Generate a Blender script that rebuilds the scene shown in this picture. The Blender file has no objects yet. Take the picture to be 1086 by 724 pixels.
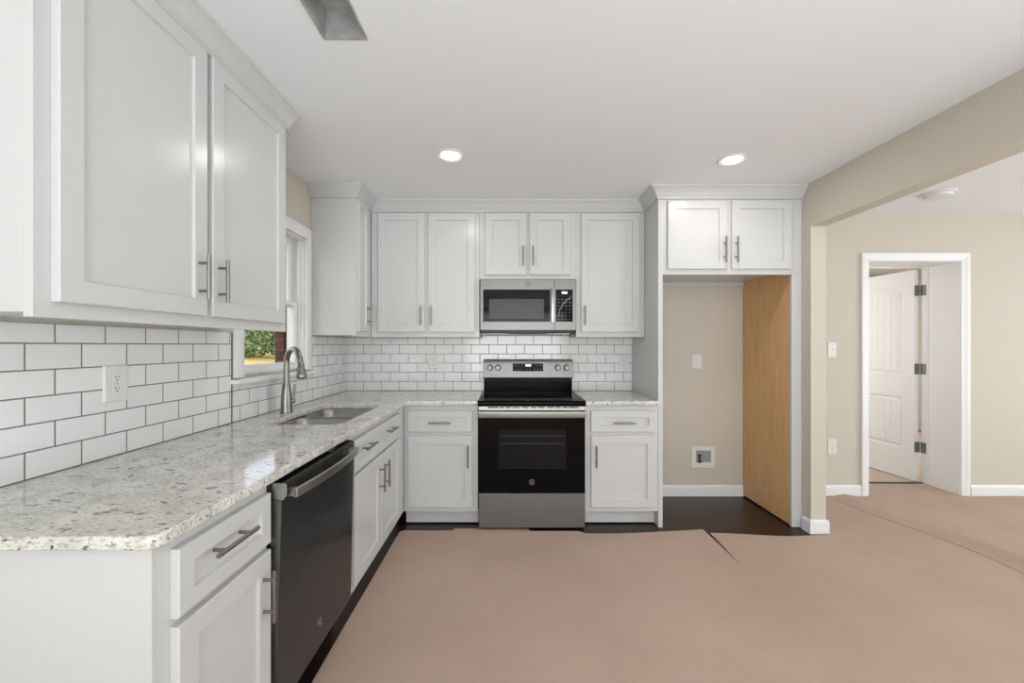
import bpy, bmesh, math, random
from mathutils import Vector, Matrix, noise
random.seed(7)
C = bpy.context.collection
SC = bpy.context.scene
PI = math.pi

# ------------------------------------------------------------------ camera
F = 427.0                       # focal length in pixels of the 1086 px wide frame
cam_d = bpy.data.cameras.new('camera')
cam = bpy.data.objects.new('camera', cam_d)
C.objects.link(cam)
CZ = 1.307
cam.location = (0, 0, CZ)
cam.rotation_euler = (PI / 2, 0, 0)
cam_d.sensor_fit = 'HORIZONTAL'
cam_d.sensor_width = 36
cam_d.lens = F / 1086 * 36
cam_d.shift_x = 3.0 / 1086
cam_d.shift_y = 4.2 / 1086
cam_d.clip_start = 0.05
SC.camera = cam

# ------------------------------------------------------------------ light
SC.view_settings.view_transform = 'Standard'
SC.view_settings.look = 'None'
SC.view_settings.exposure = 0.16
SC.view_settings.gamma = 1.0
SC.view_settings.use_curve_mapping = False
W = bpy.data.worlds.new('sky')
SC.world = W
W.use_nodes = True
wn = W.node_tree
bg = wn.nodes['Background']
sky = wn.nodes.new('ShaderNodeTexSky')
sky.sky_type = 'NISHITA'
sky.sun_disc = False
sky.sun_elevation = math.radians(48)
sky.sun_rotation = math.radians(200)
wn.links.new(sky.outputs[0], bg.inputs[0])
mx = wn.nodes.new('ShaderNodeMix')            # thin high overcast whitens the sky
mx.data_type = 'RGBA'
mx.inputs[0].default_value = 0.72
mx.inputs[7].default_value = (3.0, 3.0, 3.0, 1)
wn.links.new(sky.outputs[0], mx.inputs[6])
wn.links.new(mx.outputs[2], bg.inputs[0])
bg.inputs[1].default_value = 0.55

def area(name, loc, rot, sx, sy, power, col=(1, 1, 1), spread=180):
    d = bpy.data.lights.new(name, 'AREA')
    d.shape = 'RECTANGLE'
    d.size = sx
    d.size_y = sy
    d.energy = power
    d.color = col
    d.spread = math.radians(spread)
    o = bpy.data.objects.new(name, d)
    o.location = loc
    o.rotation_euler = rot
    C.objects.link(o)
    return o
# unseen fill added behind the camera, aimed up to brighten the ceiling
area('ceiling_bounce_fill', (1.6, -2.6, 0.35), (math.radians(180), 0, 0), 5.0, 4.0, 250, (0.83, 0.93, 1.0))
area('rear_front_fill', (0.2, -6.0, 1.3), (PI / 2, 0, 0), 3.0, 2.0, 125, (0.90, 0.955, 1.0))  # added frontal fill for base cabinets, doors and tile; no window modelled
# daylight of the room to the right (its windows lie out of frame to the right)
area('daylight_right', (6.1, 0.9, 1.3), (math.radians(78), 0, PI / 2), 3.4, 1.9, 78, (0.85, 0.945, 1.0))
# unseen fill added to brighten the open door leaf and room beyond
area('bedroom_side_fill', (2.15, 4.9, 1.5), (PI / 2, 0, -PI * 0.28), 1.4, 1.3, 38, (1.0, 0.98, 0.95))

# second added fill, overhead, to lighten the far walls of that room
area('bedroom_top_fill', (4.9, 5.1, 2.40), (0, 0, 0), 0.4, 0.4, 26, (1.0, 0.97, 0.93))

# ------------------------------------------------------------------ materials
def lin(c):
    c = c / 255.0
    return c / 12.92 if c <= 0.04045 else ((c + 0.055) / 1.055) ** 2.4

def rgb(r, g, b):
    return (lin(r), lin(g), lin(b), 1)

def mat(name, col, rough=0.5, metal=0.0, spec=0.5, coat=0.0, emit=None, es=0.0):
    m = bpy.data.materials.new(name)
    m.use_nodes = True
    b = m.node_tree.nodes['Principled BSDF']
    b.inputs['Base Color'].default_value = col
    b.inputs['Roughness'].default_value = rough
    b.inputs['Metallic'].default_value = metal
    b.inputs['Specular IOR Level'].default_value = spec
    b.inputs['Coat Weight'].default_value = coat
    if emit:
        b.inputs['Emission Color'].default_value = emit
        b.inputs['Emission Strength'].default_value = es
    return m

def nd(m, t, **kw):
    n = m.node_tree.nodes.new(t)
    for k, v in kw.items():
        setattr(n, k, v)
    return n

def lk(m, a, b):
    m.node_tree.links.new(a, b)

def bsdf(m):
    return m.node_tree.nodes['Principled BSDF']

def coords(m, scale=(1, 1, 1), loc=(0, 0, 0), rot=(0, 0, 0)):
    tc = nd(m, 'ShaderNodeTexCoord')
    mp = nd(m, 'ShaderNodeMapping')
    mp.inputs['Scale'].default_value = scale
    mp.inputs['Location'].default_value = loc
    mp.inputs['Rotation'].default_value = rot
    lk(m, tc.outputs['Object'], mp.inputs['Vector'])
    return mp.outputs['Vector']

def noise_tex(m, vec, scale, detail=4, rough=0.5, dist=0.0):
    n = nd(m, 'ShaderNodeTexNoise')
    n.inputs['Scale'].default_value = scale
    n.inputs['Detail'].default_value = detail
    n.inputs['Roughness'].default_value = rough
    n.inputs['Distortion'].default_value = dist
    lk(m, vec, n.inputs['Vector'])
    return n.outputs['Fac']

def ramp(m, fac, stops):
    r = nd(m, 'ShaderNodeValToRGB')
    e = r.color_ramp.elements
    while len(e) < len(stops):
        e.new(0.5)
    for el, (p, c) in zip(e, stops):
        el.position = p
        el.color = c
    lk(m, fac, r.inputs['Fac'])
    return r.outputs['Color']

def mixc(m, fac, a, b, mode='MIX'):
    n = nd(m, 'ShaderNodeMix', data_type='RGBA', blend_type=mode)
    for i, v in ((0, fac), (6, a), (7, b)):
        if hasattr(v, 'is_linked'):
            lk(m, v, n.inputs[i])
        else:
            n.inputs[i].default_value = v
    return n.outputs[2]

def bump(m, h, strength=0.1, dist=0.01):
    n = nd(m, 'ShaderNodeBump')
    n.inputs['Strength'].default_value = strength
    n.inputs['Distance'].default_value = dist
    lk(m, h, n.inputs['Height'])
    lk(m, n.outputs['Normal'], bsdf(m).inputs['Normal'])

def wall_paint(name, col, var=6):
    m = mat(name, col, 0.72, spec=0.25)
    v = coords(m)
    bump(m, noise_tex(m, v, 320, 2), 0.05, 0.002)
    return m

M_white = mat('white_cabinet_paint', rgb(202, 202, 201), 0.24, spec=0.32)
bump(M_white, noise_tex(M_white, coords(M_white, (1, 1, 1)), 26, 2), 0.03, 0.004)
M_trim = mat('white_trim_paint', rgb(230, 230, 229), 0.35, spec=0.4)
M_ceil = wall_paint('ceiling_paint', rgb(235, 236, 237))
M_wall = wall_paint('beige_wall_paint', rgb(201, 193, 180))
M_plastic = mat('white_plastic', rgb(222, 221, 218), 0.35)
M_slot = mat('dark_slot', rgb(50, 48, 46), 0.6)
M_black = mat('black_plastic', rgb(16, 16, 17), 0.35)
M_glassblack = mat('black_glass', rgb(8, 8, 9), 0.06, spec=0.12)
M_cooktop = mat('black_cooktop_glass', rgb(6, 6, 6), 0.12, spec=0.06)
M_ovenwin = mat('oven_window_glass', rgb(26, 26, 26), 0.10, spec=0.15)
M_mwwin = mat('microwave_window_glass', rgb(78, 78, 76), 0.22, spec=0.15)
M_dw = mat('dark_slate_steel', rgb(50, 50, 49), 0.13, metal=0.0, spec=0.3)
M_screen = mat('lit_display', rgb(235, 240, 245), 0.4, emit=(0.9, 0.95, 1, 1), es=1.0)
M_legend = mat('grey_printed_legend', rgb(120, 120, 120), 0.5)
M_lamp = mat('lamp_diffuser', (1, 1, 1, 1), 0.4, emit=(1, 0.98, 0.95, 1), es=5.0)
M_hinge = mat('dark_hinge_metal', rgb(128, 128, 126), 0.4, metal=0.4)
M_galv = mat('galvanised_steel', rgb(170, 170, 168), 0.5, metal=0.4)
_v = coords(M_galv, (1, 1, 1))
lk(M_galv, ramp(M_galv, noise_tex(M_galv, _v, 14, 5), [(0.3, rgb(160, 160, 158)), (0.7, rgb(196, 196, 194))]), bsdf(M_galv).inputs['Base Color'])

def brushed(name, col, scale, rough=0.28, metal=1.0):
    m = mat(name, col, rough, metal=metal)
    v = coords(m, scale)
    f = noise_tex(m, v, 1.0, 3, 0.6)
    r = nd(m, 'ShaderNodeMapRange')
    r.inputs['To Min'].default_value = rough - 0.06
    r.inputs['To Max'].default_value = rough + 0.10
    lk(m, f, r.inputs['Value'])
    lk(m, r.outputs['Result'], bsdf(m).inputs['Roughness'])
    c = ramp(m, f, [(0.25, tuple(x * 0.9 for x in col[:3]) + (1,)), (0.75, tuple(min(1, x * 1.06) for x in col[:3]) + (1,))])
    lk(m, c, bsdf(m).inputs['Base Color'])
    return m
M_steel = brushed('brushed_steel', rgb(164, 163, 160), (6, 6, 700), 0.32)
M_panelsteel = brushed('brushed_panel_steel', rgb(122, 121, 118), (6, 6, 700), 0.36)
M_drawersteel = brushed('brushed_drawer_steel', rgb(136, 140, 144), (600, 6, 6), 0.34)
M_nickel = brushed('brushed_nickel', rgb(142, 140, 136), (300, 300, 30), 0.34)
M_sink = brushed('satin_sink_steel', rgb(160, 158, 154), (60, 60, 60), 0.3)

# subway tile in a running bond; the object's own origin lies on a joint
def tile_mat(name, axis):
    m = mat(name, rgb(214, 213, 210), 0.1, spec=0.5)
    tc = nd(m, 'ShaderNodeTexCoord')
    sp = nd(m, 'ShaderNodeSeparateXYZ')
    cb = nd(m, 'ShaderNodeCombineXYZ')
    lk(m, tc.outputs['Object'], sp.inputs[0])
    lk(m, sp.outputs[axis], cb.inputs[0])
    lk(m, sp.outputs[2], cb.inputs[1])
    def brick(mortar, smooth):
        b = nd(m, 'ShaderNodeTexBrick')
        b.inputs['Scale'].default_value = 1.0
        b.inputs['Brick Width'].default_value = 0.1556
        b.inputs['Row Height'].default_value = 0.0796
        b.inputs['Mortar Size'].default_value = mortar
        b.inputs['Mortar Smooth'].default_value = smooth
        b.inputs['Bias'].default_value = 0
        b.inputs['Color1'].default_value = rgb(232, 232, 231)
        b.inputs['Color2'].default_value = rgb(228, 228, 227)
        b.inputs['Mortar'].default_value = rgb(112, 110, 104)
        lk(m, cb.outputs[0], b.inputs['Vector'])
        return b
    b1 = brick(0.0021, 0.05)
    lk(m, b1.outputs['Color'], bsdf(m).inputs['Base Color'])
    r = nd(m, 'ShaderNodeMapRange')
    r.inputs['To Min'].default_value = 0.09
    r.inputs['To Max'].default_value = 0.8
    lk(m, b1.outputs['Fac'], r.inputs['Value'])
    lk(m, r.outputs['Result'], bsdf(m).inputs['Roughness'])
    b2 = brick(0.0045, 0.9)
    inv = nd(m, 'ShaderNodeMath', operation='SUBTRACT')
    inv.inputs[0].default_value = 1.0
    lk(m, b2.outputs['Fac'], inv.inputs[1])
    bump(m, inv.outputs[0], 0.5, 0.0015)
    return m
M_tile_left = tile_mat('subway_tile_left', 1)
M_tile_back = tile_mat('subway_tile_back', 0)

# speckled white granite
M_granite = mat('speckled_granite', rgb(205, 200, 190), 0.09, spec=0.5)
_v = coords(M_granite, (1, 1, 1), rot=(0, 0, 0.35))
_vs = coords(M_granite, (0.75, 1.4, 1.4), rot=(0, 0, 0.5))
_base = ramp(M_granite, noise_tex(M_granite, _v, 14, 6, 0.6), [(0.3, rgb(190, 187, 178)), (0.52, rgb(214, 211, 203)), (0.75, rgb(230, 228, 223))])
_mot = ramp(M_granite, noise_tex(M_granite, _vs, 100, 3, 0.6), [(0.36, rgb(178, 172, 160)), (0.50, (1, 1, 1, 1))])
_c = mixc(M_granite, 0.75, _base, _mot, 'MULTIPLY')
_fl = ramp(M_granite, noise_tex(M_granite, _vs, 36, 4, 0.62, 0.3), [(0.362, (1, 1, 1, 1)), (0.395, (0, 0, 0, 1))])
_c = mixc(M_granite, _fl, _c, rgb(112, 106, 96))
_fd = ramp(M_granite, noise_tex(M_granite, _vs, 48, 3, 0.5, 0.2), [(0.29, (1, 1, 1, 1)), (0.325, (0, 0, 0, 1))])
_c = mixc(M_granite, _fd, _c, rgb(58, 54, 50))
lk(M_granite, _c, bsdf(M_granite).inputs['Base Color'])

# brown builder's paper
M_paper = mat('brown_rosin_paper', rgb(188, 164, 149), 0.75, spec=0.2)
_v = coords(M_paper)
_c = ramp(M_paper, noise_tex(M_paper, _v, 1.7, 5, 0.55), [(0.3, rgb(181, 156, 140)), (0.7, rgb(191, 166, 150))])
_s = ramp(M_paper, noise_tex(M_paper, _v, 38, 6, 0.75), [(0.22, rgb(165, 160, 158)), (0.38, (1, 1, 1, 1))])
lk(M_paper, mixc(M_paper, 0.22, _c, _s, 'MULTIPLY'), bsdf(M_paper).inputs['Base Color'])
bump(M_paper, noise_tex(M_paper, _v, 9, 5, 0.6), 0.18, 0.02)

# near-black planks
M_wood = mat('dark_wood_planks', rgb(48, 32, 26), 0.3, spec=0.4)
_v = coords(M_wood, (1, 1, 1), rot=(0, 0, 0))
_b = nd(M_wood, 'ShaderNodeTexBrick')
_b.inputs['Scale'].default_value = 1
_b.inputs['Brick Width'].default_value = 1.1
_b.inputs['Row Height'].default_value = 0.083
_b.inputs['Mortar Size'].default_value = 0.001
_b.inputs['Color1'].default_value = rgb(58, 38, 30)
_b.inputs['Color2'].default_value = rgb(42, 28, 23)
_b.inputs['Mortar'].default_value = rgb(12, 8, 7)
lk(M_wood, _v, _b.inputs['Vector'])
_g = ramp(M_wood, noise_tex(M_wood, coords(M_wood, (4, 45, 4)), 2.0, 5, 0.6), [(0.3, rgb(170, 165, 160)), (0.7, (1, 1, 1, 1))])
lk(M_wood, mixc(M_wood, 0.8, _b.outputs['Color'], _g, 'MULTIPLY'), bsdf(M_wood).inputs['Base Color'])

# unpainted veneer inside the refrigerator bay
M_oak = mat('honey_veneer', rgb(196, 146, 92), 0.42, spec=0.35)
_g = ramp(M_oak, noise_tex(M_oak, coords(M_oak, (9, 9, 1.1)), 3.0, 5, 0.6, 0.6), [(0.25, rgb(203, 158, 106)), (0.55, rgb(216, 172, 122)), (0.8, rgb(222, 182, 132))])
lk(M_oak, _g, bsdf(M_oak).inputs['Base Color'])

M_brick = mat('red_brown_brick', rgb(95, 55, 45), 0.85)
_tc = nd(M_brick, 'ShaderNodeTexCoord')
_sp = nd(M_brick, 'ShaderNodeSeparateXYZ')
_cb = nd(M_brick, 'ShaderNodeCombineXYZ')
lk(M_brick, _tc.outputs['Object'], _sp.inputs[0])
_ad = nd(M_brick, 'ShaderNodeMath', operation='ADD')
lk(M_brick, _sp.outputs[0], _ad.inputs[0])
lk(M_brick, _sp.outputs[1], _ad.inputs[1])
lk(M_brick, _ad.outputs[0], _cb.inputs[0])
lk(M_brick, _sp.outputs[2], _cb.inputs[1])
_b = nd(M_brick, 'ShaderNodeTexBrick')
_b.inputs['Scale'].default_value = 1
_b.inputs['Brick Width'].default_value = 0.21
_b.inputs['Row Height'].default_value = 0.075
_b.inputs['Mortar Size'].default_value = 0.005
_b.inputs['Color1'].default_value = rgb(92, 56, 46)
_b.inputs['Color2'].default_value = rgb(74, 44, 38)
_b.inputs['Mortar'].default_value = rgb(104, 84, 74)
lk(M_brick, _cb.outputs[0], _b.inputs['Vector'])
lk(M_brick, _b.outputs['Color'], bsdf(M_brick).inputs['Base Color'])

M_lawn = mat('dry_lawn', rgb(170, 150, 90), 0.95, spec=0.1)
_v = coords(M_lawn)
lk(M_lawn, ramp(M_lawn, noise_tex(M_lawn, _v, 2.2, 8, 0.75), [(0.3, rgb(150, 142, 80)), (0.5, rgb(214, 186, 122)), (0.75, rgb(232, 208, 158))]), bsdf(M_lawn).inputs['Base Color'])
M_leaf = mat('bush_leaf', rgb(92, 118, 70), 0.6)
_oi = nd(M_leaf, 'ShaderNodeNewGeometry')
lk(M_leaf, ramp(M_leaf, _oi.outputs['Random Per Island'], [(0.0, rgb(70, 98, 52)), (0.6, rgb(120, 146, 92)), (1.0, rgb(168, 176, 122))]), bsdf(M_leaf).inputs['Base Color'])
M_bark = mat('bark', rgb(90, 74, 60), 0.9)
M_log = mat('weathered_timber', rgb(176, 166, 148), 0.9)
M_pane = bpy.data.materials.new('window_glass')
M_pane.use_nodes = True
_nt = M_pane.node_tree
_gl = _nt.nodes.new('ShaderNodeBsdfGlass')
_gl.inputs['IOR'].default_value = 1.03
_gl.inputs['Roughness'].default_value = 0
_nt.links.new(_gl.outputs[0], _nt.nodes['Material Output'].inputs['Surface'])

# ------------------------------------------------------------------ mesh helpers
ORI = {}
def origin(o):
    return ORI.get(o, Vector((0, 0, 0))) if o else Vector((0, 0, 0))

def tag(o, label, cat, group=None):
    o['label'] = label
    o['category'] = cat
    if group:
        o['group'] = group
    return o

def thing(name, loc, label=None, cat=None, group=None, kind=None):
    o = bpy.data.objects.new(name, None)
    o.empty_display_size = 0.05
    C.objects.link(o)
    o.location = loc
    ORI[o] = Vector(loc)
    if label:
        tag(o, label, cat, group)
    if kind:
        o['kind'] = kind
    return o

class MB:
    def __init__(self):
        self.bm = bmesh.new()

    def face(self, vs):
        try:
            return self.bm.faces.new(vs)
        except ValueError:
            return None

    def box(self, x0, x1, y0, y1, z0, z1):
        x0, x1 = min(x0, x1), max(x0, x1)
        y0, y1 = min(y0, y1), max(y0, y1)
        z0, z1 = min(z0, z1), max(z0, z1)
        v = [self.bm.verts.new((x, y, z)) for z in (z0, z1) for y in (y0, y1) for x in (x0, x1)]
        for f in ((0, 2, 3, 1), (4, 5, 7, 6), (0, 1, 5, 4), (2, 6, 7, 3), (0, 4, 6, 2), (1, 3, 7, 5)):
            self.face([v[i] for i in f])
        return self

    def loops(self, rings, cap0=True, cap1=True, closed=True):
        vr = [[self.bm.verts.new(p) for p in r] for r in rings]
        n = len(vr[0])
        for a, b in zip(vr, vr[1:]):
            for i in range(n if closed else n - 1):
                j = (i + 1) % n
                self.face([a[i], a[j], b[j], b[i]])
        if cap0:
            self.face(list(reversed(vr[0])))
        if cap1:
            self.face(vr[-1])
        return self

    def tube(self, pts, r, seg=14, cap=True):
        pts = [Vector(p) for p in pts]
        rr = r if isinstance(r, (list, tuple)) else [r] * len(pts)
        rings = []
        up = None
        for i, p in enumerate(pts):
            d = (pts[min(i + 1, len(pts) - 1)] - pts[max(i - 1, 0)]).normalized()
            if up is None:
                up = Vector((0, 0, 1)) if abs(d.z) < 0.9 else Vector((1, 0, 0))
            a = d.cross(up).normalized()
            up = a.cross(d).normalized()
            rings.append([p + rr[i] * (math.cos(t) * a + math.sin(t) * up) for t in [2 * PI * k / seg for k in range(seg)]])
        return self.loops(rings, cap, cap)

    def lathe(self, prof, c, axis='z', seg=28, cap0=True, cap1=True):
        rings = []
        c = Vector(c)
        for r, h in prof:
            ring = []
            for k in range(seg):
                t = 2 * PI * k / seg
                a, b = r * math.cos(t), r * math.sin(t)
                ring.append(c + (Vector((a, b, h)) if axis == 'z' else Vector((a, h, b)) if axis == 'y' else Vector((h, a, b))))
            rings.append(ring)
        return self.loops(rings, cap0, cap1)

    def prism(self, poly, fn, w0, w1):
        """poly in (u,v) extruded along w, mapped by fn(u,v,w)"""
        return self.loops([[fn(u, v, w0) for u, v in poly], [fn(u, v, w1) for u, v in poly]])

    def build(self, name, m, parent=None, smooth=False, bevel=0.0, seg=2, angle=40, ori=None):
        bm = self.bm
        bmesh.ops.remove_doubles(bm, verts=bm.verts, dist=1e-6)
        bmesh.ops.recalc_face_normals(bm, faces=bm.faces)
        o0 = origin(parent)
        if ori is not None:
            o0 = Vector(ori)
        bmesh.ops.translate(bm, verts=bm.verts, vec=-o0)
        me = bpy.data.meshes.new(name)
        bm.to_mesh(me)
        bm.free()
        o = bpy.data.objects.new(name, me)
        C.objects.link(o)
        if parent:
            o.parent = parent
            o.location = o0 - origin(parent)
        else:
            o.location = o0
        ORI[o] = o0
        for x in (m if isinstance(m, (list, tuple)) else [m]):
            me.materials.append(x)
        if smooth:
            for p in me.polygons:
                p.use_smooth = True
            me.set_sharp_from_angle(angle=math.radians(angle))
        if bevel:
            b = o.modifiers.new('bevel', 'BEVEL')
            b.width = bevel
            b.segments = seg
            b.limit_method = 'ANGLE'
            b.angle_limit = math.radians(35)
            b.harden_normals = True
            for p in me.polygons:
                p.use_smooth = True
        return o

def BACK(y0):                       # plane facing the camera
    return lambda u, v, w: Vector((u, y0 - w, v))
def LEFT(x0):                       # plane facing right (+x)
    return lambda u, v, w: Vector((x0 + w, u, v))

def rect(fn, u0, u1, v0, v1, ins, w):
    return [fn(u0 + ins, v0 + ins, w), fn(u1 - ins, v0 + ins, w), fn(u1 - ins, v1 - ins, w), fn(u0 + ins, v1 - ins, w)]

def shaker(name, parent, fn, u0, u1, v0, v1, fr=0.057, th=0.02, rec=0.010):
    b = MB()
    R = lambda ins, w: rect(fn, u0, u1, v0, v1, ins, w)
    b.loops([R(0, 0), R(0, th - 0.003), R(0.003, th), R(fr, th), R(fr + 0.003, th - rec)])
    return b.build(name, M_white, parent)

def bar_handle(parent, fn, c_u, c_v, vertical, w0=0.02, ln=0.156, label=None):
    b = MB()
    h = ln / 2
    p = 0.048
    wb = w0 + 0.033
    if vertical:
        b.tube([fn(c_u, c_v - h, wb), fn(c_u, c_v + h, wb)], 0.006)
        for s in (-p, p):
            b.tube([fn(c_u, c_v + s, w0), fn(c_u, c_v + s, wb)], 0.0048, 10)
    else:
        b.tube([fn(c_u - h, c_v, wb), fn(c_u + h, c_v, wb)], 0.006)
        for s in (-p, p):
            b.tube([fn(c_u + s, c_v, w0), fn(c_u + s, c_v, wb)], 0.0048, 10)
    o = b.build('handle', M_nickel, parent, smooth=True)
    o['label'] = 'brushed nickel bar handle'
    return o

def struct(name, mb, m, parent=None, **kw):
    o = mb.build(name, m, parent, **kw)
    if parent is None:
        o['kind'] = 'structure'
    return o

# ------------------------------------------------------------------ room shell
XL, YB, H = -1.413, 3.502, 2.44            # left wall face, back wall face, ceiling
XP0, XP1 = 2.100, 2.206                    # partition between kitchen and hall
YJ = 2.803                                 # its jamb end
XR, YF = 6.3, -6.2
DO0, DO1, DOZ = 3.124, 3.920, 2.039        # doorway in the back wall
WT = 0.262                                 # back wall thickness
WY0, WY1, WZ0, WZ1 = 2.125, 2.785, 1.135, 2.042   # window opening
YE = 6.4

struct('floor', MB().box(XL - 0.15, XR, YF, YE, -0.05, 0.0), M_wood)
b = MB()                                   # ceiling with the duct hole
VX0, VX1, VY0, VY1 = -0.675, -0.527, 1.215, 1.478
b.box(XL - 0.15, VX0, YF, YE, H, H + 0.02)
b.box(VX1, XR, YF, YE, H, H + 0.02)
b.box(VX0, VX1, YF, VY0, H, H + 0.02)
b.box(VX0, VX1, VY1, YE, H, H + 0.02)
struct('ceiling', b, M_ceil)
b = MB()
b.box(XL - 0.13, XL, YF, WY0, 0, H)
b.box(XL - 0.13, XL, WY1, YB + WT, 0, H)
b.box(XL - 0.13, XL, WY0, WY1, 0, WZ0)
b.box(XL - 0.13, XL, WY0, WY1, WZ1, H)
struct('wall_left', b, M_wall)
b = MB()
b.box(XL, DO0, YB, YB + WT, 0, H)
b.box(DO1, XR, YB, YB + WT, 0, H)
b.box(DO0, DO1, YB, YB + WT, DOZ, H)
struct('wall_back', b, M_wall)
b = MB()
b.box(XP0, XP1, YJ, YB, 0, H)
b.box(XP0, XP1, -1.6, YJ, 2.138, H)
b.box(XP0, XP1, -2.0, -1.6, 0, H)
struct('wall_partition', b, M_wall)
struct('wall_right', MB().box(XR, XR + 0.1, YF, YE, 0, H), M_wall)
struct('wall_front', MB().box(XL - 0.13, XR + 0.1, YF - 0.1, YF, 0, H), M_wall)
b = MB()                                   # room behind the open door
b.box(2.0, XR, YE, YE + 0.1, 0, H)
b.box(1.9, 2.0, YB + WT, YE + 0.1, 0, H)
struct('wall_bedroom', b, M_wall)

def baseboard(name, segs):
    """segs: (axis, a0, a1, face, dir) boards 11 cm high with a sloped top"""
    b = MB()
    prof = [(0, 0), (0.014, 0), (0.014, 0.075), (0.010, 0.088), (0.004, 0.096), (0, 0.096)]
    for ax, a0, a1, face, sgn in segs:
        if ax == 'x':
            fn = lambda u, v, w: Vector((w, face + sgn * u, v))
        else:
            fn = lambda u, v, w: Vector((face + sgn * u, w, v))
        b.prism(prof, fn, a0, a1)
    return struct(name, b, M_trim)
baseboard('baseboard_alcove', [('x', 1.102, 2.028, YB - 0.0005, -1)])
baseboard('baseboard_hall_left', [('x', XP1 + 0.002, 3.06, YB - 0.0005, -1)])
baseboard('baseboard_hall_right', [('x', 4.006, XR - 0.002, YB - 0.0005, -1)])
baseboard('baseboard_jamb', [('x', XP0 - 0.014, XP1 + 0.014, YJ - 0.0005, -1), ('y', YJ - 0.0135, 2.875, XP0 - 0.0005, -1), ('y', YJ - 0.0135, YB - 0.016, XP1 + 0.0005, 1)])
baseboard('baseboard_bedroom', [('x', 2.02, XR - 0.02, YE - 0.0005, -1)])

# ------------------------------------------------------------------ doorway and open door
d1 = thing('door_1', (3.9, YB + WT, 0), kind='structure')
ya, yb = YB - 0.0005, YB + WT + 0.066
b = MB()                                    # deep jamb lining
b.box(DO1 - 0.001, DO1 + 0.02, YB - 0.001, yb, 0.0, DOZ + 0.0)
b.box(DO0 - 0.02, DO0 + 0.001, YB - 0.001, yb, 0.0, DOZ + 0.0)
b.box(DO0 - 0.02, DO1 + 0.02, YB - 0.001, yb, DOZ - 0.001, DOZ + 0.02)
b.build('jamb', M_trim, d1)
b = MB()                                    # thin stop line near the far end
sy = YB + WT
b.box(DO1 - 0.010, DO1, sy, sy + 0.008, 0.01, DOZ)
b.box(DO0, DO0 + 0.010, sy, sy + 0.008, 0.01, DOZ)
b.box(DO0 + 0.01, DO1 - 0.01, sy, sy + 0.008, DOZ - 0.010, DOZ)
b.build('stop', M_trim, d1)
b = MB()                                    # casing with stepped profile
prof = [(0, 0), (0.020, 0.0), (0.020, 0.018), (0.017, 0.030), (0.012, 0.050), (0.010, 0.066), (0, 0.066)]
def casing(fn_pts):
    rings = []
    for (ux, uz, dx, dz) in fn_pts:
        rings.append([Vector((ux + dx * (0.066 - o), ya - p, uz + dz * (0.066 - o))) for p, o in prof])
    b.loops(rings)
e = 0.004
casing([(DO0 - e, 0.002, -1, 0), (DO0 - e, DOZ + e, -1, 1), (DO1 + e, DOZ + e, 1, 1), (DO1 + e, 0.002, 1, 0)])
b.build('casing', M_trim, d1)
# leaf, hinged on the right at the far side of the wall, swung into the next room
leaf = thing('leaf', (3.902, yb + 0.020, 0))
leaf.parent = d1
leaf.location = Vector((3.902, yb + 0.020, 0)) - origin(d1)
a = math.radians(4.0)
dirv = Vector((-math.sin(a), math.cos(a), 0))
nrm = Vector((-math.cos(a), -math.sin(a), 0))
hp = Vector((3.906, yb + 0.016, 0))
def DL(u, v, w):
    return hp + dirv * u + nrm * w + Vector((0, 0, v))
LW, LH = 0.775, 2.030
b = MB()
T = 0.035
def panel_outline(arch, u0, u1, v0, v1, n=14):
    pts = [(u0, v0), (u1, v0)]
    if arch:
        for i in range(n + 1):
            t = i / n
            u = u1 + (u0 - u1) * t
            pts.append((u, v1 + arch * math.sin(PI * t) ** 0.8 - arch))
    else:
        pts += [(u1, v1), (u0, v1)]
    return pts
def inset(poly, k):
    cx = sum(p[0] for p in poly) / len(poly)
    cy = (min(p[1] for p in poly) + max(p[1] for p in poly)) / 2
    hw = max(p[0] for p in poly) - cx
    hh = max(p[1] for p in poly) - cy
    return [(cx + (u - cx) * (1 - k / hw), cy + (v - cy) * (1 - k / hh)) for u, v in poly]
up = panel_outline(0.085, 0.115, LW - 0.115, 1.02, 1.90)
lo = panel_outline(0, 0.115, LW - 0.115, 0.30, 0.80)
# leaf slab: back and edges, front face built around the two sunk panels
b.box(0, 0, 0, 0, 0, 0) if False else None
V = b.bm.verts.new
outer_b = [V(DL(u, v, 0)) for u, v in ((0, 0.012), (LW, 0.012), (LW, LH), (0, LH))]
outer_f = [V(DL(u, v, T)) for u, v in ((0, 0.012), (LW, 0.012), (LW, LH), (0, LH))]
b.face(list(reversed(outer_b)))
for i in range(4):
    j = (i + 1) % 4
    b.face([outer_b[i], outer_b[j], outer_f[j], outer_f[i]])
upv = [V(DL(u, v, T)) for u, v in up]
lov = [V(DL(u, v, T)) for u, v in lo]
b.face([outer_f[0], outer_f[1], lov[1], lov[0]])
b.face([outer_f[1], outer_f[2], upv[2], upv[1], lov[2], lov[1]])
b.face([lov[3], lov[2], upv[1], upv[0]])
b.face([outer_f[3], outer_f[0], lov[0], lov[3], upv[0], upv[-1]])
b.face([outer_f[2], outer_f[3]] + list(reversed(upv[2:])))
for poly, vs in ((up, upv), (lo, lov)):
    prev = vs
    for k, w in ((0.010, T - 0.010), (0.020, T - 0.010), (0.036, T - 0.003)):
        ring = [V(DL(u, v, w)) for u, v in inset(poly, k)]
        n = len(ring)
        for i in range(n):
            j = (i + 1) % n
            b.face([prev[i], prev[j], ring[j], ring[i]])
        prev = ring
    b.face(prev)
lf = b.build('slab', M_trim, leaf)
b = MB()                                    # bead-board grooves as thin raised boards
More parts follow.
